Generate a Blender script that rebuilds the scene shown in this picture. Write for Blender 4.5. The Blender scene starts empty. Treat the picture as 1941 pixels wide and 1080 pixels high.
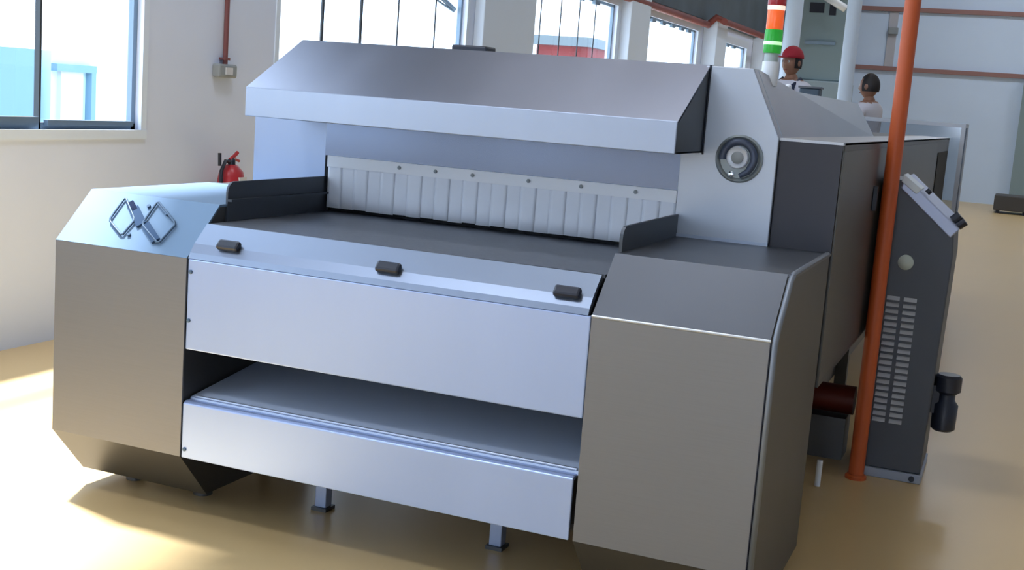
import bpy, bmesh, math, random
from mathutils import Vector, Matrix
random.seed(4)
S = bpy.context.scene
COL = S.collection
PI = math.pi

# ------------------------------------------------------------ camera
cam_data = bpy.data.cameras.new('camera')
cam_data.sensor_width = 36.0
cam_data.lens = 2342.2 * 36.0 / 1941.0
cam_data.clip_end = 300
cam = bpy.data.objects.new('camera', cam_data)
COL.objects.link(cam)
YAW, PITCH, ROLL = 0.3804, 0.1517, 0.0756
fw = Vector((-math.sin(YAW) * math.cos(PITCH), math.cos(YAW) * math.cos(PITCH), -math.sin(PITCH)))
rt = Vector((math.cos(YAW), math.sin(YAW), 0))
up = rt.cross(fw)
r2 = rt * math.cos(ROLL) + up * math.sin(ROLL)
u2 = -rt * math.sin(ROLL) + up * math.cos(ROLL)
M = Matrix((r2, u2, -fw)).transposed().to_4x4()
M.translation = Vector((2.9944, -3.2895, 1.5))
cam.matrix_world = M
S.camera = cam

# ------------------------------------------------------------ light and exposure
S.view_settings.view_transform = 'Standard'
S.view_settings.look = 'None'
S.view_settings.gamma = 1.0
S.view_settings.use_curve_mapping = False
S.view_settings.exposure = -0.33
world = bpy.data.worlds.new('hazy_sky'); S.world = world
world.use_nodes = True
bg = world.node_tree.nodes['Background']
bg.inputs[0].default_value = (0.70, 0.82, 1.0, 1)
bg.inputs[1].default_value = 5.0
sd = bpy.data.lights.new('sun', 'SUN'); sd.energy = 22; sd.angle = math.radians(4); sd.color = (.95, .94, 1.0)
sun = bpy.data.objects.new('sun', sd); COL.objects.link(sun)
sun.rotation_euler = Vector((0.42, -0.13, -1.0)).to_track_quat('-Z', 'Y').to_euler()

# ------------------------------------------------------------ materials
def mat(name, col, rough=.5, metal=0.0, noise=0.0, scale=8.0, stretch=(1, 1, 1), bump=0.0, emit=None, es=0.0, spec=.5, col2=None, coat=0.0, rvar=0.0):
    m = bpy.data.materials.new(name); m.use_nodes = True
    nt = m.node_tree; b = nt.nodes['Principled BSDF']
    b.inputs['Base Color'].default_value = (*col, 1)
    b.inputs['Roughness'].default_value = rough
    b.inputs['Metallic'].default_value = metal
    b.inputs['Specular IOR Level'].default_value = spec
    b.inputs['Coat Weight'].default_value = coat
    if emit:
        b.inputs['Emission Color'].default_value = (*emit, 1)
        b.inputs['Emission Strength'].default_value = es
    if noise or bump or rvar:
        tc = nt.nodes.new('ShaderNodeTexCoord'); mp = nt.nodes.new('ShaderNodeMapping')
        mp.inputs['Scale'].default_value = stretch
        n = nt.nodes.new('ShaderNodeTexNoise'); n.inputs['Scale'].default_value = scale; n.inputs['Detail'].default_value = 5
        nt.links.new(tc.outputs['Object'], mp.inputs[0]); nt.links.new(mp.outputs[0], n.inputs['Vector'])
        if noise:
            r = nt.nodes.new('ShaderNodeValToRGB')
            c2 = col2 or tuple(c * (1 - noise) for c in col)
            r.color_ramp.elements[0].position = .3; r.color_ramp.elements[1].position = .7
            r.color_ramp.elements[0].color = (*c2, 1); r.color_ramp.elements[1].color = (*col, 1)
            nt.links.new(n.outputs['Fac'], r.inputs[0]); nt.links.new(r.outputs[0], b.inputs['Base Color'])
        if bump:
            bp = nt.nodes.new('ShaderNodeBump'); bp.inputs['Strength'].default_value = bump; bp.inputs['Distance'].default_value = .01
            nt.links.new(n.outputs['Fac'], bp.inputs['Height']); nt.links.new(bp.outputs[0], b.inputs['Normal'])
        if rvar:
            mr = nt.nodes.new('ShaderNodeMapRange'); mr.inputs[3].default_value = rough - rvar; mr.inputs[4].default_value = rough + rvar
            nt.links.new(n.outputs['Fac'], mr.inputs[0]); nt.links.new(mr.outputs[0], b.inputs['Roughness'])
    return m

def glass_mat(name, tint=(.95, .98, 1), gloss=.08, rough=.03):
    m = bpy.data.materials.new(name); m.use_nodes = True
    nt = m.node_tree; nt.nodes.remove(nt.nodes['Principled BSDF'])
    out = nt.nodes['Material Output']
    t = nt.nodes.new('ShaderNodeBsdfTransparent'); t.inputs[0].default_value = (*tint, 1)
    g = nt.nodes.new('ShaderNodeBsdfGlossy'); g.inputs['Roughness'].default_value = rough
    mx = nt.nodes.new('ShaderNodeMixShader'); mx.inputs[0].default_value = gloss
    nt.links.new(t.outputs[0], mx.inputs[1]); nt.links.new(g.outputs[0], mx.inputs[2]); nt.links.new(mx.outputs[0], out.inputs[0])
    return m

MT = dict(
    wall=mat('painted_wall', (.76, .84, 1.0), .75, noise=.05, scale=1.2),
    farwall=mat('far_painted_wall', (.68, .82, 1.0), .7, noise=.05, scale=.8),
    floor=mat('epoxy_floor', (.70, .50, .24), .36, noise=.06, scale=.6, rvar=.03, spec=.45),
    ceiling=mat('roof_sheet', (.78, .80, .84), .7, noise=.1, scale=2),
    cladding=mat('dark_cladding', (.10, .13, .15), .6, noise=.35, scale=1.5),
    trimwhite=mat('white_trim', (.76, .86, .98), .5),
    alu=mat('window_aluminium', (.22, .30, .38), .4, .5),
    bar=mat('window_bar', (.05, .06, .07), .5, .3),
    glass=glass_mat('window_glass'),
    acrylic=glass_mat('clear_guard', (.80, .84, .88), .15, .1),
    ccab=mat('cabinet_grey', (.085, .095, .115), .5, .3, noise=.08, scale=3),
    steel=mat('brushed_steel', (.42, .43, .45), .38, .9, noise=.06, scale=6, stretch=(60, 1, 1), rvar=.04),
    lidfilm=mat('lid_steel', (.17, .26, .37), .55, .45, noise=.05, scale=2),  # window sky reflection put into the left lid's blue base colour
    colfilm=mat('column_film', (.40, .48, .64), .4, .6, noise=.05, scale=2),  # bluer than the right column
    rlid=mat('right_lid_steel', (.14, .15, .17), .42, .8, noise=.05, scale=4, rvar=.03),
    taupe=mat('cabinet_steel', (.25, .245, .245), .5, .7, noise=.05, scale=5, stretch=(1, 1, 50), rvar=.03),
    film=mat('filmed_steel', (.46, .58, .88), .33, .55, noise=.05, scale=1.6, stretch=(2.2, 1, .2)),  # pale blue tone, lighter than the cabinet fronts
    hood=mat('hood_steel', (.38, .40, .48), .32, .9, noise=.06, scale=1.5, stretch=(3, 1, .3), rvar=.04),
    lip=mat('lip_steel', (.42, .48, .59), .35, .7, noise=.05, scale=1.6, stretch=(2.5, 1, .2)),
    darksteel=mat('dark_steel', (.14, .145, .155), .45, .85, noise=.1, scale=3),
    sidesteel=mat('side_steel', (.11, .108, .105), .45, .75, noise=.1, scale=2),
    guard=mat('guard_steel', (.09, .10, .115), .45, .7, noise=.1, scale=4),
    belt=mat('belt_weave', (.20, .215, .245), .38, .5, noise=.3, scale=60, stretch=(1, 6, 1), bump=.15),
    black=mat('black_plastic', (.012, .016, .03), .4),
    void=mat('tunnel_dark', (.01, .012, .015), .8),  # near-black colour put in for unlit depth
    curtain=mat('curtain_sheet', (.86, .90, .97), .5, noise=.07, scale=5),
    header=mat('curtain_bar', (.90, .93, .97), .45),
    chrome=mat('polished_chrome', (.8, .84, .88), .12, 1.0),
    chrome2=mat('satin_chrome', (.5, .53, .55), .25, 1.0),
    emblem=mat('emblem_line', (.08, .14, .22), .4, .2),
    emblemblue=mat('emblem_blue', (.06, .11, .20), .8, 0, spec=.2),
    emblemdark=mat('emblem_dark', (.02, .03, .07), .9, 0, spec=.15),
    orange=mat('orange_paint', (.55, .10, .02), .45, noise=.12, scale=3),
    redpaint=mat('red_paint', (.42, .02, .03), .35),
    motorred=mat('motor_red', (.16, .018, .008), .5),
    rust=mat('rust_red_pipe', (.26, .06, .045), .5, noise=.3, scale=4),
    rail=mat('far_rail', (.32, .17, .15), .6),
    conduit=mat('conduit_red', (.20, .07, .07), .5),
    switch=mat('switch_grey', (.30, .33, .34), .5),
    pillar=mat('pillar_white', (.62, .74, .90), .5),
    white=mat('white_plastic', (.85, .88, .90), .4),
    cream=mat('cream_label', (.65, .66, .68), .5),
    rubber=mat('rubber', (.015, .015, .016), .7),
    skin=mat('skin', (.28, .14, .09), .55), hair=mat('hair', (.012, .009, .010), .6),
    shirt=mat('white_shirt', (.66, .66, .74), .8), trousers=mat('dark_trousers', (.05, .06, .09), .8),
    eye=mat('eye_white', (.7, .7, .7), .3), cap=mat('red_cap', (.38, .012, .03), .7), strap=mat('navy_strap', (.02, .03, .07), .7),
    lens_green=mat('lamp_green', (.02, .30, .03), .25, emit=(.03, .55, .05), es=.35),
    lens_orange=mat('lamp_orange', (.85, .14, .02), .25, emit=(1, .12, .02), es=.55),
    lens_red=mat('lamp_red', (.35, .02, .03), .25, emit=(.6, .03, .02), es=.1),
    lamp_clear=mat('lamp_clear', (.45, .52, .50), .3),
    glow_green=mat('lamp_glow_green', (.6, 1, .6), .3, emit=(.55, 1, .5), es=.9),
    glow_warm=mat('lamp_glow_warm', (1, .8, .7), .3, emit=(1, .75, .6), es=1.0),
    house=mat('pale_cyan_render', (.52, .74, .77), .8), housetrim=mat('blue_grey_trim', (.16, .30, .42), .7), houselight=mat('white_render', (.5, .55, .55), .8),
    brick=mat('red_roof', (.20, .03, .03), .8, noise=.2, scale=2), roofgrey=mat('grey_gutter', (.14, .18, .20), .7),
    ground=mat('pale_yard', (.42, .42, .38), .9, noise=.2, scale=.5),
    grille=mat('louvre_bright', (.38, .40, .44), .4, .7),
    display=mat('display_pale', (.55, .60, .62), .3), button=mat('button_pale', (.50, .56, .50), .35),
)

# ------------------------------------------------------------ helpers
def bm_obj(name, bm, material, parent=None, smooth=False, bevel=0.0):
    me = bpy.data.meshes.new(name); bmesh.ops.recalc_face_normals(bm, faces=bm.faces)
    bm.to_mesh(me); bm.free()
    for mm in (material if isinstance(material, (list, tuple)) else [material]): me.materials.append(mm)
    if smooth:
        for p in me.polygons: p.use_smooth = True
    o = bpy.data.objects.new(name, me); COL.objects.link(o)
    if parent: attach(o, parent)
    if bevel:
        b = o.modifiers.new('bevel', 'BEVEL'); b.width = bevel; b.segments = 2; b.limit_method = 'ANGLE'
    return o
def world_loc(o):
    l = Vector(o.location)
    return l + world_loc(o.parent) if o.parent else l
def attach(o, parent):
    o.parent = parent; o.location = Vector(o.location) - world_loc(parent)
def box(bm, x0, x1, y0, y1, z0, z1):
    v = [bm.verts.new(c) for c in ((x0,y0,z0),(x1,y0,z0),(x1,y1,z0),(x0,y1,z0),(x0,y0,z1),(x1,y0,z1),(x1,y1,z1),(x0,y1,z1))]
    for f in ((0,3,2,1),(4,5,6,7),(0,1,5,4),(1,2,6,5),(2,3,7,6),(3,0,4,7)): bm.faces.new([v[i] for i in f])
def boxo(name, x0, x1, y0, y1, z0, z1, m, parent=None, bevel=0.0):
    bm = bmesh.new(); box(bm, x0, x1, y0, y1, z0, z1); return bm_obj(name, bm, m, parent, bevel=bevel)
def prism(bm, pts, axis, a, b):
    # pts in the plane across axis; axis 0: (y,z), 1: (x,z), 2: (x,y)
    def P(p, t): return ((t, p[0], p[1]), (p[0], t, p[1]), (p[0], p[1], t))[axis]
    A = [bm.verts.new(P(p, a)) for p in pts]; B = [bm.verts.new(P(p, b)) for p in pts]
    n = len(pts); bm.faces.new(A); bm.faces.new(B[::-1])
    for i in range(n): bm.faces.new((A[i], B[i], B[(i+1) % n], A[(i+1) % n]))
def prismo(name, pts, axis, a, b, m, parent=None, bevel=0.0):
    bm = bmesh.new(); prism(bm, pts, axis, a, b); return bm_obj(name, bm, m, parent, bevel=bevel)
def tube(bm, pts, r, seg=12, closed=False, cap=True):
    pts = [Vector(p) for p in pts]; n = len(pts); rings = []
    rr = r if isinstance(r, (list, tuple)) else [r] * n
    ref = None
    for i, p in enumerate(pts):
        if closed: d = (pts[(i+1) % n] - pts[i-1]).normalized()
        else: d = (pts[min(i+1, n-1)] - pts[max(i-1, 0)]).normalized()
        if ref is None:
            ref = d.orthogonal().normalized()
        ref = (ref - d * ref.dot(d)).normalized(); s = d.cross(ref)
        rings.append([bm.verts.new(p + (ref * math.cos(2*PI*k/seg) + s * math.sin(2*PI*k/seg)) * rr[i]) for k in range(seg)])
    for i in range(n if closed else n-1):
        A, B = rings[i], rings[(i+1) % n]
        for k in range(seg): bm.faces.new((A[k], A[(k+1) % seg], B[(k+1) % seg], B[k]))
    if not closed and cap: bm.faces.new(rings[0][::-1]); bm.faces.new(rings[-1])
def tubeo(name, pts, r, m, parent=None, seg=12, closed=False):
    bm = bmesh.new(); tube(bm, pts, r, seg, closed)
    o = bm_obj(name, bm, m, parent, smooth=True)
    es = o.modifiers.new('edges', 'EDGE_SPLIT'); es.split_angle = .8
    return o
def lathe(bm, prof, c, axis=2, seg=32):
    # prof list of (radius, t) along axis from centre c
    c = Vector(c); rings = []
    for r, t in prof:
        ring = []
        for k in range(seg):
            a = 2*PI*k/seg; u, v = r*math.cos(a), r*math.sin(a)
            d = ((t, u, v), (u, t, v), (u, v, t))[axis]
            ring.append(bm.verts.new(c + Vector(d)))
        rings.append(ring)
    for A, B in zip(rings, rings[1:]):
        for k in range(seg): bm.faces.new((A[k], A[(k+1) % seg], B[(k+1) % seg], B[k]))
    bm.faces.new(rings[0][::-1]); bm.faces.new(rings[-1])
def latheo(name, prof, c, m, parent=None, axis=2, seg=32):
    bm = bmesh.new(); lathe(bm, prof, c, axis, seg)
    o = bm_obj(name, bm, m, parent, smooth=True)
    es = o.modifiers.new('edges', 'EDGE_SPLIT'); es.split_angle = .7
    return o
def tag(o, label, cat, group=None, kind=None):
    o['label'] = label
    if cat: o['category'] = cat
    if group: o['group'] = group
    if kind: o['kind'] = kind
    return o
def empty(name, loc, label, cat, group=None):
    o = bpy.data.objects.new(name, None); COL.objects.link(o); o.location = loc
    return tag(o, label, cat, group)
def struct(o, label=None):
    o['kind'] = 'structure'
    if label: o['label'] = label
    return o

# ------------------------------------------------------------ room shell
XW = -1.75; TH = .12; ZC = 6.8; YF = 24.5; YB = -9.5; XR = 12.0
struct(boxo('floor', XW - TH, XR + .2, YB - .2, YF + .2, -.2, 0, MT['floor']), 'glossy beige epoxy workshop floor')
struct(boxo('ceiling', XW - TH, XR + .2, YB - .2, YF + .2, ZC, ZC + .15, MT['ceiling']), 'grey roof sheeting over the hall')
# left wall openings, unseen heads of the first three raised to admit light: (y0, y1, z0, z1)
ops = [(-8.9, -6.1, 1.13, 3.8), (-4.7, -1.8, 1.13, 3.8), (-.45, 2.59, 1.13, 5.95), (3.97, 7.0, 1.13, 2.68), (8.54, 11.35, 1.13, 2.68), (12.5, 15.35, 1.13, 2.68), (16.55, 18.9, 1.13, 2.64)]
bm = bmesh.new()
y = YB
for (a, b, z0, z1) in ops:
    box(bm, XW - TH, XW, y, a, 0, ZC); box(bm, XW - TH, XW, a, b, 0, z0); box(bm, XW - TH, XW, a, b, z1, ZC); y = b
box(bm, XW - TH, XW, y, YF, 0, ZC)
struct(bm_obj('wall_left', bm, MT['wall']), 'white painted left wall with windows')
struct(boxo('wall_back', XW, XR, YF, YF + .15, 0, ZC, MT['farwall']), 'pale blue-white wall at the far end of the hall')
struct(boxo('wall_right', XR, XR + .15, YB, YF, 0, ZC, MT['wall']))
bm = bmesh.new()   # wall behind the photographer, with an unseen doorway added to let daylight in
box(bm, XW, 1.5, YB - .15, YB, 0, ZC); box(bm, 4.2, XR, YB - .15, YB, 0, ZC); box(bm, 1.5, 4.2, YB - .15, YB, 3.2, ZC)
struct(bm_obj('wall_front', bm, MT['wall']))
# dark cladding above the far windows and the pilasters between them
bm = bmesh.new(); box(bm, XW, XW + .05, 2.75, YF, 2.86, ZC)
struct(bm_obj('trim_1', bm, MT['cladding']), 'dark grey cladding above the far windows')
pil = [(7.16, 8.42, .10), (11.47, 12.30, .14), (15.66, 16.35, .22), (19.4, 20.4, .2)]
for k, (a, b, d) in enumerate(pil):
    struct(boxo('trim_%d' % (k + 2), XW, XW + d, a, b, 0, 2.86, MT['trimwhite'], bevel=.01), 'white pilaster between windows')
# windows
nbars = {4: [4.584, 5.145, 5.746, 6.421], 5: [8.88, 9.473, 10.065, 10.612], 6: [13.0, 13.5, 14.0, 14.5, 14.9], 7: [17.0, 17.5, 18.0]}
for k, (a, b, z0, z1) in enumerate(ops):
    idx = k + 1
    w = bpy.data.objects.new('window_%d' % idx, None); COL.objects.link(w); w.location = (XW - .06, (a + b) / 2, z0); w['kind'] = 'structure'
    bm = bmesh.new(); f = .035
    x0, x1 = XW - .08, XW - .045
    for (p, q, r, s) in ((a, b, z0, z0 + .045), (a, b, z1 - f, z1), (a, a + f, z0, z1), (b - f, b, z0, z1)): box(bm, x0, x1, p, q, r, s)
    bm_obj('window_frame', bm, MT['alu'], w)
    if idx == 3:
        boxo('mullion', x0, x1, 1.824, 1.838, z0, z1, MT['bar'], w)
        boxo('mullion', x0, x1, .5, .515, z0, z1, MT['bar'], w)
        boxo('transom', x0, x1, a, b, 1.97, 2.02, MT['alu'], w)
        boxo('bottom_rail', XW - .05, XW - .02, a, 1.8, z0 + .03, z0 + .075, MT['alu'], w)
        boxo('bottom_rail', XW - .045, XW - .015, 1.86, b - .05, z0 + .03, z0 + .06, MT['alu'], w)
    for yb_ in (nbars.get(idx, []) if idx < 6 else []):
        tubeo('window_bar', [(XW - .03, yb_, z0 + .02), (XW - .03, yb_, z1)], (.013 if yb_ < 5.4 else .007) if idx < 6 else .02, MT['bar'], w, 8)
        boxo('bar_foot', XW - .05, XW - .01, yb_ - .035, yb_ + .035, z0 + .02, z0 + .06, MT['bar'], w)
    if idx == 4:
        tubeo('awning_stay', [(XW - .10, 6.25, 2.42), (XW - .10, 6.93, 2.22)], .022, MT['alu'], w, 8)
        tubeo('awning_stay', [(XW - .12, 6.35, 2.32), (XW - .10, 6.93, 2.20)], .010, MT['alu'], w, 8)
    if idx >= 5:
        for yb_ in nbars[idx]:
            boxo('bar_foot', XW - .05, XW - .01, yb_ - .09, yb_ + .09, z1 - .07, z1 - .02, MT['alu'], w)
    boxo('pane', XW - .064, XW - .060, a + f, b - f, z0 + .04, z1 - f, MT['glass'], w)
    bm = bmesh.new(); e = .035 if idx < 5 else .12   # white surround
    box(bm, XW - .01, XW + .014, a - e, b + e, z0 - .04, z0 + .012); box(bm, XW - .01, XW + .010, b - .012, b + e, z0 + .012, z1 + e)
    box(bm, XW - .01, XW + .010, a - e, a + .012, z0 + .012, z1 + e); box(bm, XW - .01, XW + .012, a + .012, b - .012, z1 - .012, z1 + e)
    bm_obj('window_surround', bm, MT['trimwhite'], w)
# outside
tag(boxo('yard_ground', -60, XW - TH, -30, 60, -.3, -.1, MT['ground']), 'pale sunlit yard outside the left wall', 'ground')['kind'] = 'structure'
h = empty('outbuilding', (-9.5, 9, -.1), 'pale cyan outbuilding seen through the nearest window', 'building')
boxo('wall_block', -10.5, -8.1, 8.75, 9.7, -.1, 1.62, MT['house'], h)
boxo('wall_block', -10.5, -8.1, 8.17, 8.48, -.1, 1.62, MT['housetrim'], h)['label'] = 'blue-grey end block'
boxo('doorway', -8.1, -8.04, 8.86, 9.25, -.1, 1.38, MT['houselight'], h)
boxo('lintel', -8.1, -8.0, 8.75, 9.45, 1.38, 1.47, MT['housetrim'], h)
boxo('post', -8.1, -8.0, 9.36, 9.44, -.1, 1.38, MT['housetrim'], h)
s = empty('neighbour_shed', (-7, 24, -.1), 'red-walled shed with a grey gutter outside the far windows', 'building')
boxo('wall_block', -7.2, -6, 22.6, 25.5, -.1, 2.66, MT['brick'], s)
boxo('gutter', -7.3, -5.9, 22.5, 25.6, 2.66, 2.86, MT['roofgrey'], s)

for (lx, ly, pw) in ((2.0, 9, 35), (6.5, 9, 25), (2.0, 14.5, 70), (6.5, 14.5, 50), (2.0, 20.5, 130), (6.5, 20.5, 100), (.9, 1.5, 115), (-.7, -3.6, 170)):  # fill panels added out of view to brighten the hall
    cl = empty('ceiling_lamp', (lx, ly, ZC - .1), 'white panel lamp under the roof, ' + ('first' if ly < 0 else 'second' if ly < 6 else 'third' if ly < 10 else 'middle' if ly < 16 else 'far') + ' row, ' + ('window side' if lx < 4 else 'inner side'), 'lamp')
    boxo('lamp_housing', lx - .65, lx + .65, ly - .35, ly + .35, ZC - .10, ZC - .02, MT['white'], cl)
    tubeo('hanger', [(lx, ly, ZC - .02), (lx, ly, ZC)], .02, MT['alu'], cl, 6)
    ld = bpy.data.lights.new('lamp_light', 'AREA'); ld.shape = 'RECTANGLE'; ld.size = 1.2; ld.size_y = .6; ld.energy = pw; ld.color = (.82, .88, 1)
    lo = bpy.data.objects.new('lamp_light', ld); COL.objects.link(lo); lo.location = (lx, ly, ZC - .105); attach(lo, cl)
# wall fittings
p = empty('wall_pipe', (XW + .12, 8, 2.76), 'rust-red pipe running along the top of the far windows', 'pipe')
tubeo('pipe_run', [(XW + .10, 7.9, 2.78), (XW + .10, 15.55, 2.78)], .05, MT['rust'], p)
tubeo('pipe_run', [(XW + .34, 15.55, 2.84), (XW + .34, 24.4, 2.84)], .05, MT['rust'], p)
tubeo('pipe_bend', [(XW + .10, 15.5, 2.78), (XW + .2, 15.6, 2.9), (XW + .34, 15.7, 2.84)], .05, MT['rust'], p)
c = empty('wall_switch', (XW, 3.34, 1.52), 'grey switch box under a red conduit on the left wall', 'switch')
boxo('switch_box', XW, XW + .06, 3.25, 3.44, 1.475, 1.56, MT['switch'], c, bevel=.012)
boxo('switch_rocker', XW + .06, XW + .068, 3.31, 3.38, 1.495, 1.54, MT['cream'], c)
tubeo('conduit', [(XW + .03, 3.345, 1.56), (XW + .03, 3.345, 4.2)], .016, MT['conduit'], c)
boxo('conduit_clip', XW, XW + .05, 3.32, 3.37, 1.585, 1.60, MT['conduit'], c)

# fire extinguisher
fe = empty('fire_extinguisher', (XW + .12, 3.33, .42), 'red fire extinguisher hung on the left wall behind the machine', 'extinguisher')
ex, ey = XW + .12, 3.33
latheo('cylinder', [(.07, .42), (.085, .44), (.085, .84), (.075, .89), (.045, .925), (.028, .935)], (ex, ey, 0), MT['redpaint'], fe)
latheo('valve', [(.024, .93), (.024, .965), (.016, .975)], (ex, ey, 0), MT['black'], fe, seg=16)
tubeo('handle', [(ex, ey - .02, .965), (ex, ey + .03, .99), (ex, ey + .06, 1.01)], .012, MT['redpaint'], fe, 8)
tubeo('handle', [(ex, ey - .02, .955), (ex, ey + .04, .965), (ex, ey + .08, .955)], .009, MT['redpaint'], fe, 8)
tubeo('hose', [(ex, ey - .02, .95), (ex + .01, ey - .08, .96), (ex + .01, ey - .12, .90), (ex + .01, ey - .12, .6)], .012, MT['black'], fe, 8)
tubeo('nozzle', [(ex + .01, ey - .14, .93), (ex + .01, ey - .145, 1.01)], .011, MT['black'], fe, 8)
boxo('wall_bracket', XW, XW + .04, ey - .03, ey + .03, .7, .8, MT['black'], fe)
boxo('label_band', ex + .055, ex + .087, ey - .03, ey + .045, .72, .86, MT['cream'], fe)

# far wall fittings
rl = empty('far_wall_rail', (5, YF, 2.66), 'lower of the two brown rails across the far wall', 'rail')
boxo('rail_bar', XW + .02, XR, YF - .08, YF, 2.62, 2.71, MT['rail'], rl)
r3 = empty('far_wall_rail', (5, YF, 3.9), 'upper of the two brown rails across the far wall', 'rail')
boxo('rail_bar', XW + .02, XR, YF - .08, YF, 3.86, 3.95, MT['rail'], r3)
cd = empty('far_wall_conduit', (.13, YF, 2.7), 'cream vertical conduit with a small grey box on the far wall', 'conduit')
boxo('conduit_strip', .04, .22, YF - .03, YF, 2.71, 3.86, mat('cream_strip', (.52, .52, .55), .6), cd)
boxo('junction_box', .05, .25, YF - .12, YF - .03, 3.38, 3.52, MT['switch'], cd, bevel=.01)
struct(boxo('trim_8', 2.85, 3.15, YF - .25, YF, 0, 2.6, mat('shade_pillar', (.25, .33, .34), .7)), 'grey-green pillar at the far wall')  # one even grey-green, darker than the wall
fo = empty('floor_unit', (2.9, 22, 0), 'low dark machine unit on the floor by the far wall', 'machine')
boxo('unit_body', 2.62, 3.25, 21.6, 22.4, .06, .34, mat('floor_unit_dark', (.06, .055, .05), .6), fo, bevel=.02)
for dx in (2.7, 3.17): boxo('foot', dx - .03, dx + .03, 21.7, 22.3, 0, .06, MT['black'], fo)
fs = empty('far_machine', (-.7, 21, 0), 'tall grey machine standing far behind between the pale columns', 'machine')
boxo('machine_body', -1.30, -.15, 20.4, 21.4, 0, 2.2, mat('far_machine_grey', (.30, .38, .42), .6), fs, bevel=.03)
boxo('upper_unit', -1.2, -.25, 20.5, 21.3, 2.2, 3.9, mat('far_machine_teal', (.24, .33, .36), .6), fs, bevel=.03)
boxo('dark_panel', -.98, -.72, 20.47, 20.5, 3.44, 3.62, MT['black'], fs)
boxo('dark_panel', -.62, -.5, 20.47, 20.5, 3.40, 3.7, MT['black'], fs)
boxo('shelf_rail', -1.0, -.45, 20.44, 20.5, 2.86, 2.92, MT['alu'], fs)
lf = empty('ceiling_lamp', (-.4, 20, 3.6), 'white tube lamp hanging between the two pale columns', 'lamp')
bm = bmesh.new(); tube(bm, [(-.62, 19.9, 3.68), (-.25, 19.9, 3.48)], .07, 10); bm_obj('lamp_tube', bm, MT['white'], lf, smooth=True)
tubeo('hanger', [(-.44, 19.9, 3.6), (-.44, 19.9, ZC)], .01, MT['alu'], lf, 6)

for (px_, py_, rad, lab) in ((.955, 12.0, .085, 'pale round column, right-hand of the two behind the machine'), (-.28, 15.0, .12, 'pale round column, left-hand of the two behind the signal lamp')):
    co = empty('round_column', (px_, py_, 0), lab, 'column')
    latheo('shaft', [(rad, .04), (rad, ZC)], (px_, py_, 0), MT['pillar'], co, seg=24)
    boxo('base_plate', px_ - .16, px_ + .16, py_ - .16, py_ + .16, 0, .04, MT['pillar'], co)

# ------------------------------------------------------------ orange post
op = empty('orange_post', (2.509, 2.02, 0), 'orange painted post standing beside the machine and the control cabinet', 'post')
tubeo('post_tube', [(2.513, 2.02, .012), (2.513, 2.02, ZC)], .032, MT['orange'], op, 20)
latheo('base_flange', [(.045, 0), (.045, .012), (.036, .02)], (2.513, 2.02, 0), MT['orange'], op, seg=20)

# ------------------------------------------------------------ control cabinet
cc = empty('control_cabinet', (2.63, 2.3, 0), 'grey steel control cabinet with sloping console behind the orange post', 'cabinet')
Y0, Y1 = 2.10, 2.5
prismo('cabinet_body', [(2.475, .04), (2.765, .04), (2.785, .98), (2.775, 1.10), (2.575, 1.275), (2.475, 1.275)], 1, Y0, Y1, MT['ccab'], cc, bevel=.006)
boxo('base_plate', 2.478, 2.772, Y0 - .012, Y1, 0, .04, mat('plinth_pale', (.34, .38, .46), .5, .3), cc, bevel=.004)
tubeo('base_bolt', [(2.735, Y0 - .02, .02), (2.735, Y0 - .010, .02)], .012, MT['black'], cc, 10)
# sloping console lid, its edge proud of the cabinet side
prismo('console_lid', [(2.560, 1.292), (2.548, 1.240), (2.765, 1.055), (2.798, 1.095)], 1, Y0 - .012, Y1 + .01, mat('console_lid_blue', (.40, .45, .60), .42, .5), cc, bevel=.005)
prismo('display', [(2.555, 1.300), (2.548, 1.268), (2.612, 1.222), (2.632, 1.244)], 1, Y0 - .018, Y0 + .16, MT['display'], cc, bevel=.003)
tubeo('key_switch', [(2.650, Y0 + .05, 1.228), (2.662, Y0 + .05, 1.242)], .012, MT['black'], cc, 10)
tubeo('console_knob', [(2.765, Y0 + .05, 1.125), (2.790, Y0 + .05, 1.150)], .020, MT['black'], cc, 12)
tubeo('console_knob', [(2.785, Y0 + .05, 1.105), (2.812, Y0 + .05, 1.128)], .020, MT['black'], cc, 12)
latheo('round_button', [(.032, 0), (.032, -.010), (.022, -.020), (.005, -.022)], (2.603, Y0 - .001, .935), MT['button'], cc, axis=1, seg=24)
for xa_ in (2.545, 2.614):
    for i in range(20):
        z = .775 - i * .0277
        prismo('louvre_slat', [(Y0, z - .004), (Y0 - .011, z - .004), (Y0, z + .012)], 0, xa_, xa_ + .052, MT['grille'], cc)
# plug on the right-hand flank
latheo('cable_plug', [(.045, .47), (.055, .46), (.055, .40), (.036, .385), (.036, .36), (.052, .34), (.050, .235), (.038, .225)], (2.828, Y0 + .10, 0), MT['black'], cc, seg=20)
boxo('plug_bracket', 2.772, 2.80, Y0 + .07, Y0 + .13, .30, .42, MT['black'], cc)

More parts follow.
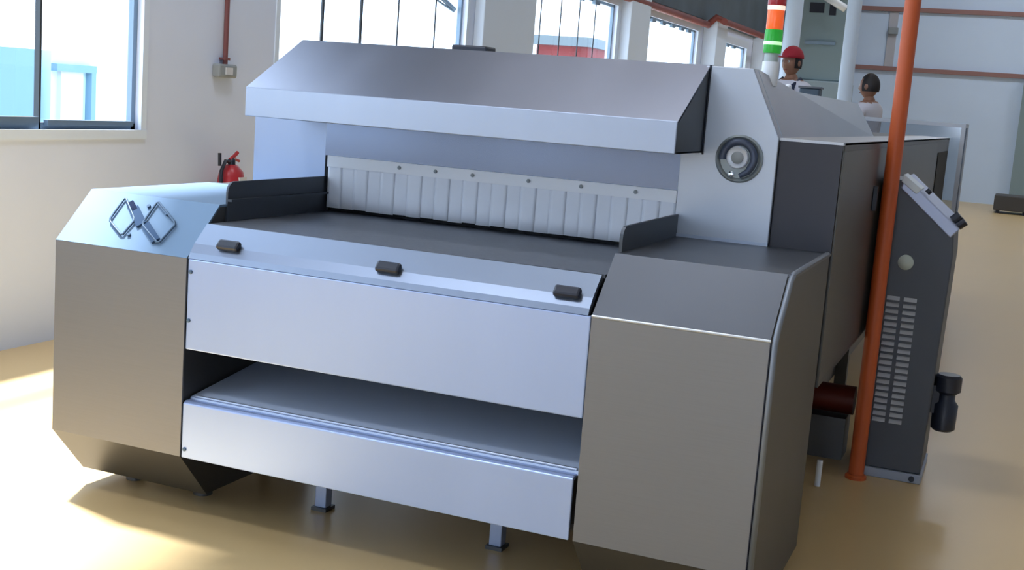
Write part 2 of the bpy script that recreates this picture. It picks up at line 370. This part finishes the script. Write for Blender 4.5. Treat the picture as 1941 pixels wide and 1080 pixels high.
# ------------------------------------------------------------ the oven machine
W = 2.458; X1 = .540; X2 = 1.930; YBD = .845
mc = empty('conveyor_oven', (W / 2, 3.5, 0), 'long stainless steel conveyor machine with hood and strip curtain', 'machine')
prof = [(0, .235), (0, .9015), (.1676, 1.0643), (YBD, 1.0643), (YBD, .06), (.16, .06)]
for k, (a, b) in enumerate(((0, X1), (X2, W))):
    cab = bpy.data.objects.new('side_cabinet', None); COL.objects.link(cab); cab.location = ((a + b) / 2, .4, 0); attach(cab, mc)
    cab['label'] = ('left', 'right')[k] + ' cabinet beside the conveyor opening'
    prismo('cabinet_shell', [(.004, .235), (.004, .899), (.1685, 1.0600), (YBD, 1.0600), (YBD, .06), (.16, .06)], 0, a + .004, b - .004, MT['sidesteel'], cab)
    # front sheet, folded lid, undercut sheet
    boxo('front_sheet', a, b - (.022 if k else 0), -.003, .004, .235, .9005, MT['taupe'], cab)
    prismo('sloped_lid', [(-.003, .9015), (.1676, 1.0665), (.1676, 1.058), (.003, .896)], 0, a, b - (.022 if k else 0), MT['lidfilm'] if k == 0 else MT['rlid'], cab)
    boxo('top_sheet', a, b, .1676, YBD, 1.0585, 1.0665, MT['lidfilm'] if k == 0 else MT['rlid'], cab)
    prismo('undercut_sheet', [(-.002, .235), (.156, .058), (.162, .064), (.006, .238)], 0, a, b, MT['sidesteel'], cab)
    for fx in (a + .12, b - .12):
        for fy in (.3, .7): latheo('foot', [(.035, 0), (.035, .02), (.015, .025), (.015, .062)], (fx, fy, 0), MT['darksteel'], cab, seg=14)
    if k:   # rolled edge trim of the side door
        bm = bmesh.new()
        tube(bm, [(b - .009, -.001, .24), (b - .009, -.001, .895), (b - .009, .02, .925), (b - .009, .15, 1.052), (b - .009, .19, 1.066), (b - .009, YBD - .02, 1.066)], .0085, 8)
        bm_obj('edge_trim', bm, mat('edge_trim_steel', (.22, .24, .27), .5, .6), cab, smooth=True)
        tubeo('edge_seal', [(b - .0205, -.002, .24), (b - .0205, -.002, .895)], .0022, MT['black'], cab, 6)
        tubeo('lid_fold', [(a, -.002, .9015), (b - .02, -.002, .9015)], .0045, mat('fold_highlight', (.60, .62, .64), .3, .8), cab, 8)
# emblem of two linked diamonds on the left lid
def lidpt(x, s_, off=.004):
    k = s_ / .2337; n = Vector((0, -.6965, .7175))
    return Vector((x, .1676 * k, .9015 + .1628 * k)) + n * off
em = bpy.data.objects.new('emblem', None); COL.objects.link(em); em.location = (.29, .1, 1.0); attach(em, mc)
em['label'] = 'two linked diamond outlines with a dark bar between'
for D in ([(.165, .212), (.163, .105), (.252, .046), (.262, .12)], [(.302, .212), (.300, .105), (.408, .034), (.428, .125)]):
    pts = [lidpt(*q, off=.009) for q in D]
    dense = []
    for i in range(4):
        A, B = pts[i], pts[(i+1) % 4]
        for t in (.08, .5, .92): dense.append(A.lerp(B, t))
    tubeo('diamond_outline', dense, .0042, MT['emblem'], em, 8, closed=True)
for (A, B, w_, mm) in (((.196, .192), (.236, .158), .026, 'emblemdark'), ((.226, .170), (.298, .104), .034, 'emblemblue'), ((.312, .108), (.392, .046), .030, 'emblemblue'), ((.305, .208), (.372, .160), .010, 'emblem')):
    a_, b_ = Vector(A), Vector(B); d = (b_ - a_).normalized(); nn = Vector((-d.y, d.x)) * w_ / 2
    bm = bmesh.new(); Q = [a_ + nn, b_ + nn, b_ - nn, a_ - nn]
    lo = [bm.verts.new(lidpt(q.x, q.y, .003)) for q in Q]; hi = [bm.verts.new(lidpt(q.x, q.y, .011)) for q in Q]
    bm.faces.new(hi); bm.faces.new(lo[::-1])
    for i in range(4): bm.faces.new((lo[i], lo[(i+1) % 4], hi[(i+1) % 4], hi[i]))
    bm_obj('emblem_bar', bm, MT[mm], em)
for q in ((.278, .187), (.274, .057)):
    tubeo('emblem_bolt', [lidpt(*q, off=.002), lidpt(*q, off=.010)], .0065, MT['emblem'], em, 10)

# front panels
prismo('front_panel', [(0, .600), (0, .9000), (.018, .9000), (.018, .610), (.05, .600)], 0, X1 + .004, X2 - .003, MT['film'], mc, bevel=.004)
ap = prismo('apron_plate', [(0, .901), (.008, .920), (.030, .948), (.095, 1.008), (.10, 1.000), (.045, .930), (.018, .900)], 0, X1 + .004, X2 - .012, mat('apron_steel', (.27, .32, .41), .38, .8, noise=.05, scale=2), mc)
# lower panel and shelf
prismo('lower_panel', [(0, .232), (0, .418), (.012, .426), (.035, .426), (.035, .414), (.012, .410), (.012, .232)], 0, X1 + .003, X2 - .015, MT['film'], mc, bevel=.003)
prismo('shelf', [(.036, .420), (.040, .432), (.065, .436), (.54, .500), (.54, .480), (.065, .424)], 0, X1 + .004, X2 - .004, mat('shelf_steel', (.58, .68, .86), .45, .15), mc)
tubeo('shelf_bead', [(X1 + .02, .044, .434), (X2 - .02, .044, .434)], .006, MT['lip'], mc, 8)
boxo('slot_back', X1 + .002, X2 - .002, .54, .56, .40, 1.0, MT['guard'], mc)
boxo('slot_roof', X1 + .004, X2 - .004, .052, .54, .600, .606, MT['darksteel'], mc)
boxo('under_tray', X1 + .004, X2 - .004, .04, YBD, .25, .27, MT['darksteel'], mc)
for (bx, bz) in ((X1 + .016, .858), (X1 + .014, .697), (X1 + .016, .262)):
    latheo('panel_bolt', [(.007, 0), (.007, -.003), (.004, -.005)], (bx, 0, bz), MT['emblem'], mc, axis=1, seg=12)
for bx in (.682, 1.262, 1.842):
    o = boxo('latch_pad', bx - .041, bx + .041, -.010, .012, -.018, .018, MT['black'], None, bevel=.008)
    o.rotation_euler = (-.78, 0, 0); o.location = (0, .022, .957); attach(o, mc)
for lx in (.86, 1.535):
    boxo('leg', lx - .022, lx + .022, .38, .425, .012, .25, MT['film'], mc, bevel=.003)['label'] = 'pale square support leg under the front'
    boxo('leg_foot', lx - .03, lx + .03, .37, .435, 0, .012, MT['darksteel'], mc)
# belt and guards
boxo('conveyor_belt', X1 + .006, X2 - .006, .11, 1.4, .996, 1.008, MT['belt'], mc)
bm = bmesh.new(); tube(bm, [(X1 + .006, .108, .990), (X2 - .012, .108, .990)], .018, 14); bm_obj('belt_roller', bm, MT['belt'], mc, smooth=True)
def guard(xa, xb, name='side_guard'):
    r = .035
    pts = [(.205, 1.0), (.205, 1.142 - r)] + [(.205 + r - r * math.cos(t), 1.142 - r + r * math.sin(t)) for t in (.4, .8, 1.2)] + [(.205 + r, 1.142), (.843, 1.142), (.843, 1.0)]
    return prismo(name, pts, 0, xa, xb, MT['guard'], mc)
guard(X1 - .004, X1 + .004)['label'] = 'left dark guard plate beside the belt'
guard(X2 - .002, X2 + .008)['label'] = 'right dark guard plate beside the belt'
prismo('guard_rib', [(.205, 1.075), (.205, 1.083), (.843, 1.083), (.843, 1.075)], 0, X1 + .004, X1 + .02, MT['guard'], mc)

# main body
YE = 7.0; YR = 3.6
BX0, BX1 = .211, W
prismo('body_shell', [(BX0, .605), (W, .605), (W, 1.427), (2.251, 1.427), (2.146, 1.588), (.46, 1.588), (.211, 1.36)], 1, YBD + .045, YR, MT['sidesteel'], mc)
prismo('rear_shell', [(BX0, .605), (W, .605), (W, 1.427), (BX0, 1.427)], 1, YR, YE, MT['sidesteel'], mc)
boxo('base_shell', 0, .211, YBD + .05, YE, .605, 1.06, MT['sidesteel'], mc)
rsm = mat('roof_slope_steel', (.44, .48, .53), .4, .8, noise=.06, scale=2)
bm = bmesh.new()
Q = [(2.254, YBD + .05, 1.426), (2.254, YR, 1.426), (2.150, YR, 1.5975), (2.150, 1.65, 1.5975), (2.147, YBD + .05, 1.6475)]
Q2 = [(2.254, YBD + .05, 1.420), (2.254, YR, 1.420), (2.142, YR, 1.591), (2.142, 1.65, 1.591), (2.140, YBD + .05, 1.640)]
A = [bm.verts.new(q) for q in Q]; B = [bm.verts.new(q) for q in Q2]
bm.faces.new(A); bm.faces.new(B[::-1])
for i in range(5): bm.faces.new((A[i], B[i], B[(i+1) % 5], A[(i+1) % 5]))
bm_obj('roof_slope', bm, rsm, mc)
prismo('roof_sheet', [(YBD + .05, 1.6475), (1.65, 1.5975), (YR, 1.5975), (YR, 1.591), (1.65, 1.591), (YBD + .05, 1.640)], 0, .46, 2.142, MT['steel'], mc)
boxo('vent_cap', 1.02, 1.16, YBD + .03, YBD + .12, 1.640, 1.668, MT['black'], mc, bevel=.006)
boxo('side_ledge', 2.25, W, YBD + .003, YE, 1.420, 1.429, MT['steel'], mc)
# columns to either side of the opening
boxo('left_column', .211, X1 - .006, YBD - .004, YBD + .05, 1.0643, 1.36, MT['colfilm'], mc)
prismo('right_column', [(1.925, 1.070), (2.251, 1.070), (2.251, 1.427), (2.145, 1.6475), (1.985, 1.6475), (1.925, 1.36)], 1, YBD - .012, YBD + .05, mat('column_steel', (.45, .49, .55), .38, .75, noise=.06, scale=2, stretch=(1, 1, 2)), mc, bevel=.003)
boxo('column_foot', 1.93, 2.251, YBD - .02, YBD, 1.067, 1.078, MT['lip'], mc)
boxo('corner_panel', 2.254, W - .002, YBD + .004, YBD + .05, 1.066, 1.420, mat('corner_dark', (.045, .045, .052), .4, .6), mc)  # dark reflection worked into the panel's base colour
boxo('body_front_left', 0, .211, YBD + .02, YBD + .05, .6, 1.0643, MT['sidesteel'], mc)
# curtain
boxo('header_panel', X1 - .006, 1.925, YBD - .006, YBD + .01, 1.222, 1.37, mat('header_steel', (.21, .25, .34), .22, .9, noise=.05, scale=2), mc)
boxo('curtain_bar', X1 + .010, 1.925, YBD - .014, YBD - .006, 1.180, 1.222, MT['header'], mc)
for bx in (.86, 1.01, 1.16, 1.38, 1.58, 1.78): latheo('bar_bolt', [(.007, 0), (.007, -.004), (.004, -.006)], (bx, YBD - .014, 1.203), MT['switch'], mc, axis=1, seg=12)
boxo('curtain_gap', X1 - .006, X1 + .014, YBD - .002, YBD + .008, 1.0, 1.222, MT['void'], mc)  # black strip painted as the shaded gap beside the curtain
npitch = 24; pit = (1.923 - (X1 + .014)) / npitch
for i in range(npitch):
    xa = X1 + .014 + i * pit; bm = bmesh.new(); n = 5; amp = random.uniform(.001, .003); ph = random.uniform(-.4, .4)
    zb = 1.024 + random.uniform(-.002, .003)
    rows = []
    for (z, kk) in ((1.185, 0), (1.12, .35), (1.07, .8), (zb, 1.15)):
        rows.append([(xa + pit * (-.03 + 1.06 * j / n), YBD - .008 + (.0014 if i % 2 else 0) - amp * kk * math.sin(PI * j / n + ph), z) for j in range(n + 1)])
    F = [[bm.verts.new(p) for p in r_] for r_ in rows]; Bk = [[bm.verts.new((p[0], p[1] + .002, p[2])) for p in r_] for r_ in rows]
    for a in range(3):
        for j in range(n):
            bm.faces.new((F[a][j], F[a][j+1], F[a+1][j+1], F[a+1][j])); bm.faces.new((Bk[a][j+1], Bk[a][j], Bk[a+1][j], Bk[a+1][j+1]))
    for j in range(n): bm.faces.new((F[3][j], F[3][j+1], Bk[3][j+1], Bk[3][j]))
    for a in range(3): bm.faces.new((F[a][0], F[a+1][0], Bk[a+1][0], Bk[a][0])); bm.faces.new((F[a][n], Bk[a][n], Bk[a+1][n], F[a+1][n]))
    bm_obj('curtain_strip', bm, MT['curtain'], mc, smooth=True)
boxo('tunnel_mouth', X1, 1.925, YBD + .03, YBD + .044, 1.009, 1.3, MT['void'], mc)  # black sheet over the closed body, standing in for the tunnel's dark inside
# hood
HX0, HX1, HY, HZ0, HZ1, HT = .407, 1.997, .482, 1.357, 1.4605, 1.6500
hd = bpy.data.objects.new('hood', None); COL.objects.link(hd); hd.location = (1.2, .7, 1.4); attach(hd, mc)
prismo('hood_slope', [(HY, HZ1 - .002), (YBD, HT), (YBD + .05, HT), (YBD + .05, HT - .008), (YBD, HT - .008), (HY + .006, HZ1 - .010)], 0, HX0, HX1, MT['hood'], hd)
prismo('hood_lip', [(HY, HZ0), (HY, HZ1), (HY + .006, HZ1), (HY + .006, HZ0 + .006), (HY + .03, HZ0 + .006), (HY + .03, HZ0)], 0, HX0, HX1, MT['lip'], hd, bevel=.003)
boxo('hood_underside', HX0, HX1, HY + .02, YBD, HZ0, HZ0 + .006, MT['darksteel'], hd)
for xa in (HX0, HX1 - .006):
    prismo('hood_end', [(HY + .003, HZ0 + .002), (HY + .003, HZ1 - .004), (YBD, HT - .006), (YBD + .05, HT - .006), (YBD + .05, HZ0 + .002)], 0, xa, xa + .006, MT['guard'], hd)
tubeo('hood_seam', [(HX1 + .003, YBD - .014, HZ0 - .005), (HX1 + .003, YBD - .014, HT)], .004, MT['black'], hd, 6)
# round fan port with swirl on the right column
fp = bpy.data.objects.new('round_port', None); COL.objects.link(fp); fp.location = (2.127, YBD - .02, 1.348); attach(fp, mc)
fp['label'] = 'round chrome port with a dark hooked swirl'
cx_, cz_, yf = 2.127, 1.348, YBD - .012
latheo('port_rim', [(.080, 0), (.080, -.008), (.074, -.012), (.066, -.006), (.064, -.003)], (cx_, yf, cz_), mat('port_grey', (.30, .34, .35), .4, .5), fp, axis=1, seg=40)
latheo('inner_ring', [(.038, 0), (.038, -.014), (.034, -.018), (.022, -.014)], (cx_ - .004, yf - .002, cz_ + .004), mat('port_ring', (.62, .66, .72), .35, .3), fp, axis=1, seg=32)
latheo('hub', [(.020, 0), (.020, -.020), (.014, -.024)], (cx_ - .004, yf - .002, cz_ + .004), MT['switch'], fp, axis=1, seg=24)
arc = []
for k in range(19):
    t = math.radians(190 - 225 * k / 18); R = .053
    arc.append((cx_ - .002 + R * math.cos(t), yf - .010, cz_ + .004 + R * math.sin(t)))
arc += [(cx_ + .034, yf - .012, cz_ - .040), (cx_ + .008, yf - .012, cz_ - .056)]
tubeo('swirl', arc, [.0125] * 19 + [.011, .008], mat('swirl_dark', (.07, .09, .14), .4, .3), fp, 10)
latheo('light_spot', [(.010, 0), (.010, -.014), (.006, -.016)], (cx_ - .020, yf, cz_ - .052), MT['chrome'], fp, axis=1, seg=14)
# flank details, frame, legs
boxo('side_panel', W - .001, W + .004, YBD + .02, 5.55, .63, 1.40, mat('flank_steel', (.115, .11, .10), .42, .75, noise=.1, scale=1.5), mc)
boxo('exit_opening', W - .001, W + .006, 5.75, 6.85, .66, 1.33, MT['void'], mc)  # flat black panel on the closed flank, not cut through
boxo('door_handle', W + .004, W + .022, 1.86, 1.885, 1.15, 1.25, MT['black'], mc, bevel=.003)
for ly in (1.75, 3.4, 5.2, 6.8):
    for lx in (.25, 2.25):
        boxo('body_leg', lx - .03, lx + .03, ly - .03, ly + .03, 0, .61, MT['sidesteel'], mc)
boxo('frame_beam', .28, .34, .9, 6.9, .16, .22, MT['sidesteel'], mc)
boxo('frame_beam', 2.16, 2.22, .9, 6.9, .16, .22, MT['sidesteel'], mc)
gm = bpy.data.objects.new('gear_motor', None); COL.objects.link(gm); gm.location = (2.3, 2.2, .2); attach(gm, mc); gm['label'] = 'dark red gear motor under the body'
tubeo('motor_housing', [(2.08, 2.35, .26), (2.44, 2.35, .26)], .065, MT['motorred'], gm, 18)
boxo('gear_case', 2.05, 2.20, 2.24, 2.46, .14, .36, MT['motorred'], gm, bevel=.02)
boxo('motor_mount', 2.1, 2.42, 2.26, 2.44, .0, .19, MT['darksteel'], gm)
tubeo('pale_foot', [(2.385, 1.80, .0), (2.385, 1.80, .11)], .012, MT['white'], gm, 10)
# exit guard at the back end
eg = bpy.data.objects.new('exit_guard', None); COL.objects.link(eg); eg.location = (1.5, 7.3, 1.0); attach(eg, mc)
ex0, ex1, ey0, ey1, ez0, ez1 = .4, 2.565, YE + .005, 7.6, .62, 1.545
for (xx, yy) in ((ex0, ey0), (ex1 - .03, ey0), (ex0, ey1 - .03), (ex1 - .03, ey1 - .03)):
    boxo('guard_post', xx, xx + .03, yy, yy + .03, 0, ez1, MT['steel'], eg)
for yy in (ey0, ey1 - .03): boxo('guard_rail', ex0 + .03, ex1 - .03, yy, yy + .03, ez1 - .03, ez1, MT['steel'], eg)
for xx in (ex0, ex1 - .03): boxo('guard_rail', xx, xx + .03, ey0 + .03, ey1 - .03, ez1 - .03, ez1, MT['steel'], eg)
boxo('guard_pane', ex0 + .03, ex1 - .03, ey0 + .012, ey0 + .018, ez0, ez1 - .03, MT['acrylic'], eg)
boxo('guard_pane', ex1 - .018, ex1 - .012, ey0 + .03, ey1 - .03, ez0, ez1 - .03, MT['acrylic'], eg)
boxo('guard_tray', ex0 + .03, ex1 - .03, ey0 + .03, ey1 - .03, ez0 - .03, ez0, MT['steel'], eg)
latheo('guard_castor', [(.03, -.015), (.03, .015)], (ex1 - .015, ey1 + .03, .03), MT['rubber'], eg, axis=0, seg=14)

# signal lamp tower
st = bpy.data.objects.new('signal_tower', None); COL.objects.link(st); st.location = (2.14, 1.08, 1.62); attach(st, mc)
tx, ty = 2.150, 1.08
def seg_(name, r, z0, z1, m): return latheo(name, [(r * .96, z0), (r, z0 + .004), (r, z1 - .004), (r * .96, z1)], (tx, ty, 0), m, st, seg=24)
seg_('tower_base', .029, 1.600, 1.683, MT['white'])
seg_('clear_segment', .024, 1.683, 1.712, MT['lamp_clear'])
seg_('green_lens', .031, 1.712, 1.792, MT['lens_green'])
seg_('amber_lens', .029, 1.792, 1.872, MT['lens_orange'])
seg_('red_lens', .031, 1.872, 1.945, MT['lens_red'])
seg_('tower_cap', .031, 1.945, 1.955, MT['black'])
seg_('green_glow', .0318, 1.738, 1.753, MT['glow_green'])
seg_('amber_glow', .0305, 1.858, 1.876, MT['glow_warm'])

# small things on the roof
b1 = empty('roof_box', (2.08, 2.44, 1.5985), 'small dark box on the roof of the machine', 'box')
boxo('box_body', 2.035, 2.125, 2.4, 2.48, 1.5985, 1.632, mat('box_teal', (.06, .09, .12), .5), b1, bevel=.006)
boxo('box_lid', 2.03, 2.13, 2.395, 2.485, 1.632, 1.640, MT['darksteel'], b1)
b2 = empty('white_valve', (2.02, 2.2, 1.5985), 'small white valve cap on the roof of the machine', 'valve')
latheo('cap_body', [(.015, 1.604), (.015, 1.632), (.008, 1.638)], (2.02, 2.2, 0), MT['white'], b2, seg=16)
latheo('cap_base', [(.022, 1.5985), (.022, 1.604)], (2.02, 2.2, 0), MT['steel'], b2, seg=16)

# ------------------------------------------------------------ workers
def limb_mesh(name, verts, edges, radii, levels=2):
    me = bpy.data.meshes.new(name); me.from_pydata(verts, edges, []); o = bpy.data.objects.new(name, me); COL.objects.link(o)
    o.modifiers.new('skin', 'SKIN')
    for i, r in enumerate(radii):
        rr = r if isinstance(r, tuple) else (r, r)
        me.skin_vertices[0].data[i].radius = rr; me.skin_vertices[0].data[i].use_root = (i == 0)
    s_ = o.modifiers.new('sub', 'SUBSURF'); s_.levels = levels; s_.render_levels = levels
    dg = bpy.context.evaluated_depsgraph_get(); ev = o.evaluated_get(dg)
    nm = bpy.data.meshes.new_from_object(ev); o.modifiers.clear(); o.data = nm; bpy.data.meshes.remove(me)
    for p in nm.polygons: p.use_smooth = True
    return o
def worker(x, y, z, hgt, face, label, cap):
    k = hgt / 1.75
    w = empty('person', (x, y, z), label, 'person', None)
    V = [(0,0,.98),(0,0,1.12),(0,0,1.28),(0,.0,1.42),(0,.0,1.50),(0,-.015,1.56),
         (-.19,0,1.42),(-.27,-.03,1.16),(-.24,-.22,1.04),(-.22,-.29,1.02),
         (.19,0,1.42),(.27,-.03,1.16),(.24,-.22,1.04),(.22,-.29,1.02),
         (-.10,0,.92),(-.11,-.01,.50),(-.11,.01,.09),(-.12,-.14,.04),
         (.10,0,.92),(.11,-.01,.50),(.11,.01,.09),(.12,-.14,.04)]
    E_ = [(0,1),(1,2),(2,3),(3,4),(4,5),(3,6),(6,7),(7,8),(8,9),(3,10),(10,11),(11,12),(12,13),(0,14),(14,15),(15,16),(16,17),(0,18),(18,19),(19,20),(20,21)]
    R_ = [(.155,.11),(.14,.10),(.165,.115),(.15,.10),.062,.052,.065,.048,.034,(.036,.02),.065,.048,.034,(.036,.02),.09,.06,.045,(.045,.035),.09,.06,.045,(.045,.035)]
    body = limb_mesh('body', [tuple(c * k for c in v) for v in V], E_, [tuple(c * k for c in r) if isinstance(r, tuple) else r * k for r in R_])
    for m_ in (MT['shirt'], MT['trousers'], MT['skin'], MT['rubber']): body.data.materials.append(m_)
    for p in body.data.polygons:
        c = p.center / k
        p.material_index = 3 if c.z < .10 else 1 if c.z < .97 and abs(c.x) < .21 and c.y > -.17 else 2 if c.z > 1.485 or (c.y < -.12 and c.z < 1.11) else 0
    bm = bmesh.new()   # head with brow, nose and chin
    bmesh.ops.create_uvsphere(bm, u_segments=24, v_segments=18, radius=1)
    for v in bm.verts:
        q = v.co; zz = q.z
        sx, sy, sz = .076, .095, .122
        jaw = 1 - .28 * max(0, -zz) ** 1.5
        nose = .022 * math.exp(-((q.x / .16) ** 2) - ((zz + .12) / .17) ** 2) if q.y < 0 else 0
        eyeh = -.008 * (math.exp(-(((abs(q.x) - .38) / .16) ** 2) - ((zz - .08) / .12) ** 2)) if q.y < 0 else 0
        v.co = Vector((q.x * sx * jaw, q.y * sy * jaw - nose - eyeh, zz * sz))
    hz = 1.638
    head = bm_obj('head', bm, MT['skin'], None, smooth=True); head.location = Vector((0, -.02, hz)) * k; head.scale = (k,) * 3
    parts = [body, head]
    for sgn in (-1, 1):
        for nm, c, r, mm in (('eye', (sgn * .030, -.098, hz + .012), .011, 'eye'), ('pupil', (sgn * .030, -.107, hz + .012), .005, 'hair'), ('ear', (sgn * .078, -.012, hz), .022, 'skin')):
            bm = bmesh.new(); bmesh.ops.create_uvsphere(bm, u_segments=10, v_segments=8, radius=r * k)
            if nm == 'ear':
                for v in bm.verts: v.co.x *= .4; v.co.z *= 1.3
            o = bm_obj(nm, bm, MT[mm], None, smooth=True); o.location = Vector(c) * k; parts.append(o)
    bm = bmesh.new(); tube(bm, [Vector((-.022, -.100, hz - .060)) * k, Vector((0, -.106, hz - .062)) * k, Vector((.022, -.100, hz - .060)) * k], .0045 * k, 6)
    parts.append(bm_obj('mouth', bm, mat('lips', (.25, .07, .06), .5), None, smooth=True))
    bm = bmesh.new(); bmesh.ops.create_uvsphere(bm, u_segments=24, v_segments=16, radius=1)   # hair
    for v in list(bm.verts):
        if v.co.z < -.45 or (v.co.y < -.55 and v.co.z < .42): bm.verts.remove(v)
    for v in bm.verts: v.co = Vector((v.co.x * .083, v.co.y * .101 - .012, v.co.z * .130 + hz + .006)) * k
    parts.append(bm_obj('hair', bm, MT['hair'], None, smooth=True))
    for sgn in (-1, 1):   # hands: palm on the body, five fingers each
        for f in range(5):
            off = (-.030 + .018 * f) if f < 4 else -.045 * 1
            L = (.060, .075, .070, .055, .045)[f]
            bx, by, bz = sgn * (.22) + off * -sgn, -.30, 1.02
            P = [Vector((bx, by + .015, bz)), Vector((bx + (-.02 * -sgn if f == 4 else 0), by - L * .5, bz - .008)), Vector((bx + (-.028 * -sgn if f == 4 else 0), by - L, bz - .028))]
            bm = bmesh.new(); tube(bm, [q * k for q in P], [.0095 * k, .0085 * k, .007 * k], 8)
            parts.append(bm_obj('finger', bm, MT['skin'], None, smooth=True))
    if cap:
        bm = bmesh.new(); bmesh.ops.create_uvsphere(bm, u_segments=24, v_segments=14, radius=1)
        for v in list(bm.verts):
            if v.co.z < -.02: bm.verts.remove(v)
        for v in bm.verts: v.co = Vector((v.co.x * .093, v.co.y * .112 - .012, v.co.z * .112 + hz + .045)) * k
        c1 = bm_obj('cap', bm, MT['cap'], None, smooth=True); parts.append(c1)
        c1.modifiers.new('solid', 'SOLIDIFY').thickness = .004
        pts = [(-.07, -.09), (-.06, -.16), (0, -.185), (.06, -.16), (.07, -.09)]
        bm = bmesh.new(); prism(bm, [(a * k, b * k) for a, b in pts], 2, (hz + .045) * k, (hz + .053) * k); parts.append(bm_obj('cap_peak', bm, MT['cap'], None))
        for sgn in (-1, 1):
            bm = bmesh.new(); tube(bm, [Vector(q) * k for q in ((sgn * .09, -.13, 1.08), (sgn * .10, -.155, 1.28), (sgn * .10, -.09, 1.44), (sgn * .10, 0, 1.50), (sgn * .09, .10, 1.42), (sgn * .05, .12, 1.2))], .020 * k, 8)
            parts.append(bm_obj('strap', bm, MT['strap'], None, smooth=True))
    for o in parts: o.parent = w
    w.rotation_euler = (0, 0, face)
    return w
pf = empty('work_platform', (1.2, 8.5, 0), 'low steel platform the two workers stand on behind the machine', 'platform')
boxo('deck', .4, 2.1, 8.0, 9.2, .24, .30, MT['sidesteel'], pf)
for (lx, ly) in ((.45, 8.05), (2.05, 8.05), (.45, 9.15), (2.05, 9.15)): boxo('leg', lx - .03, lx + .03, ly - .03, ly + .03, 0, .24, MT['darksteel'], pf)
worker(.94, 8.4, .30, 1.80, -.5, 'person in a red cap and white shirt with dark straps behind the machine', True)
worker(1.66, 8.4, .30, 1.62, -1.9, 'bare-headed person with dark hair and white shirt behind the machine', False)
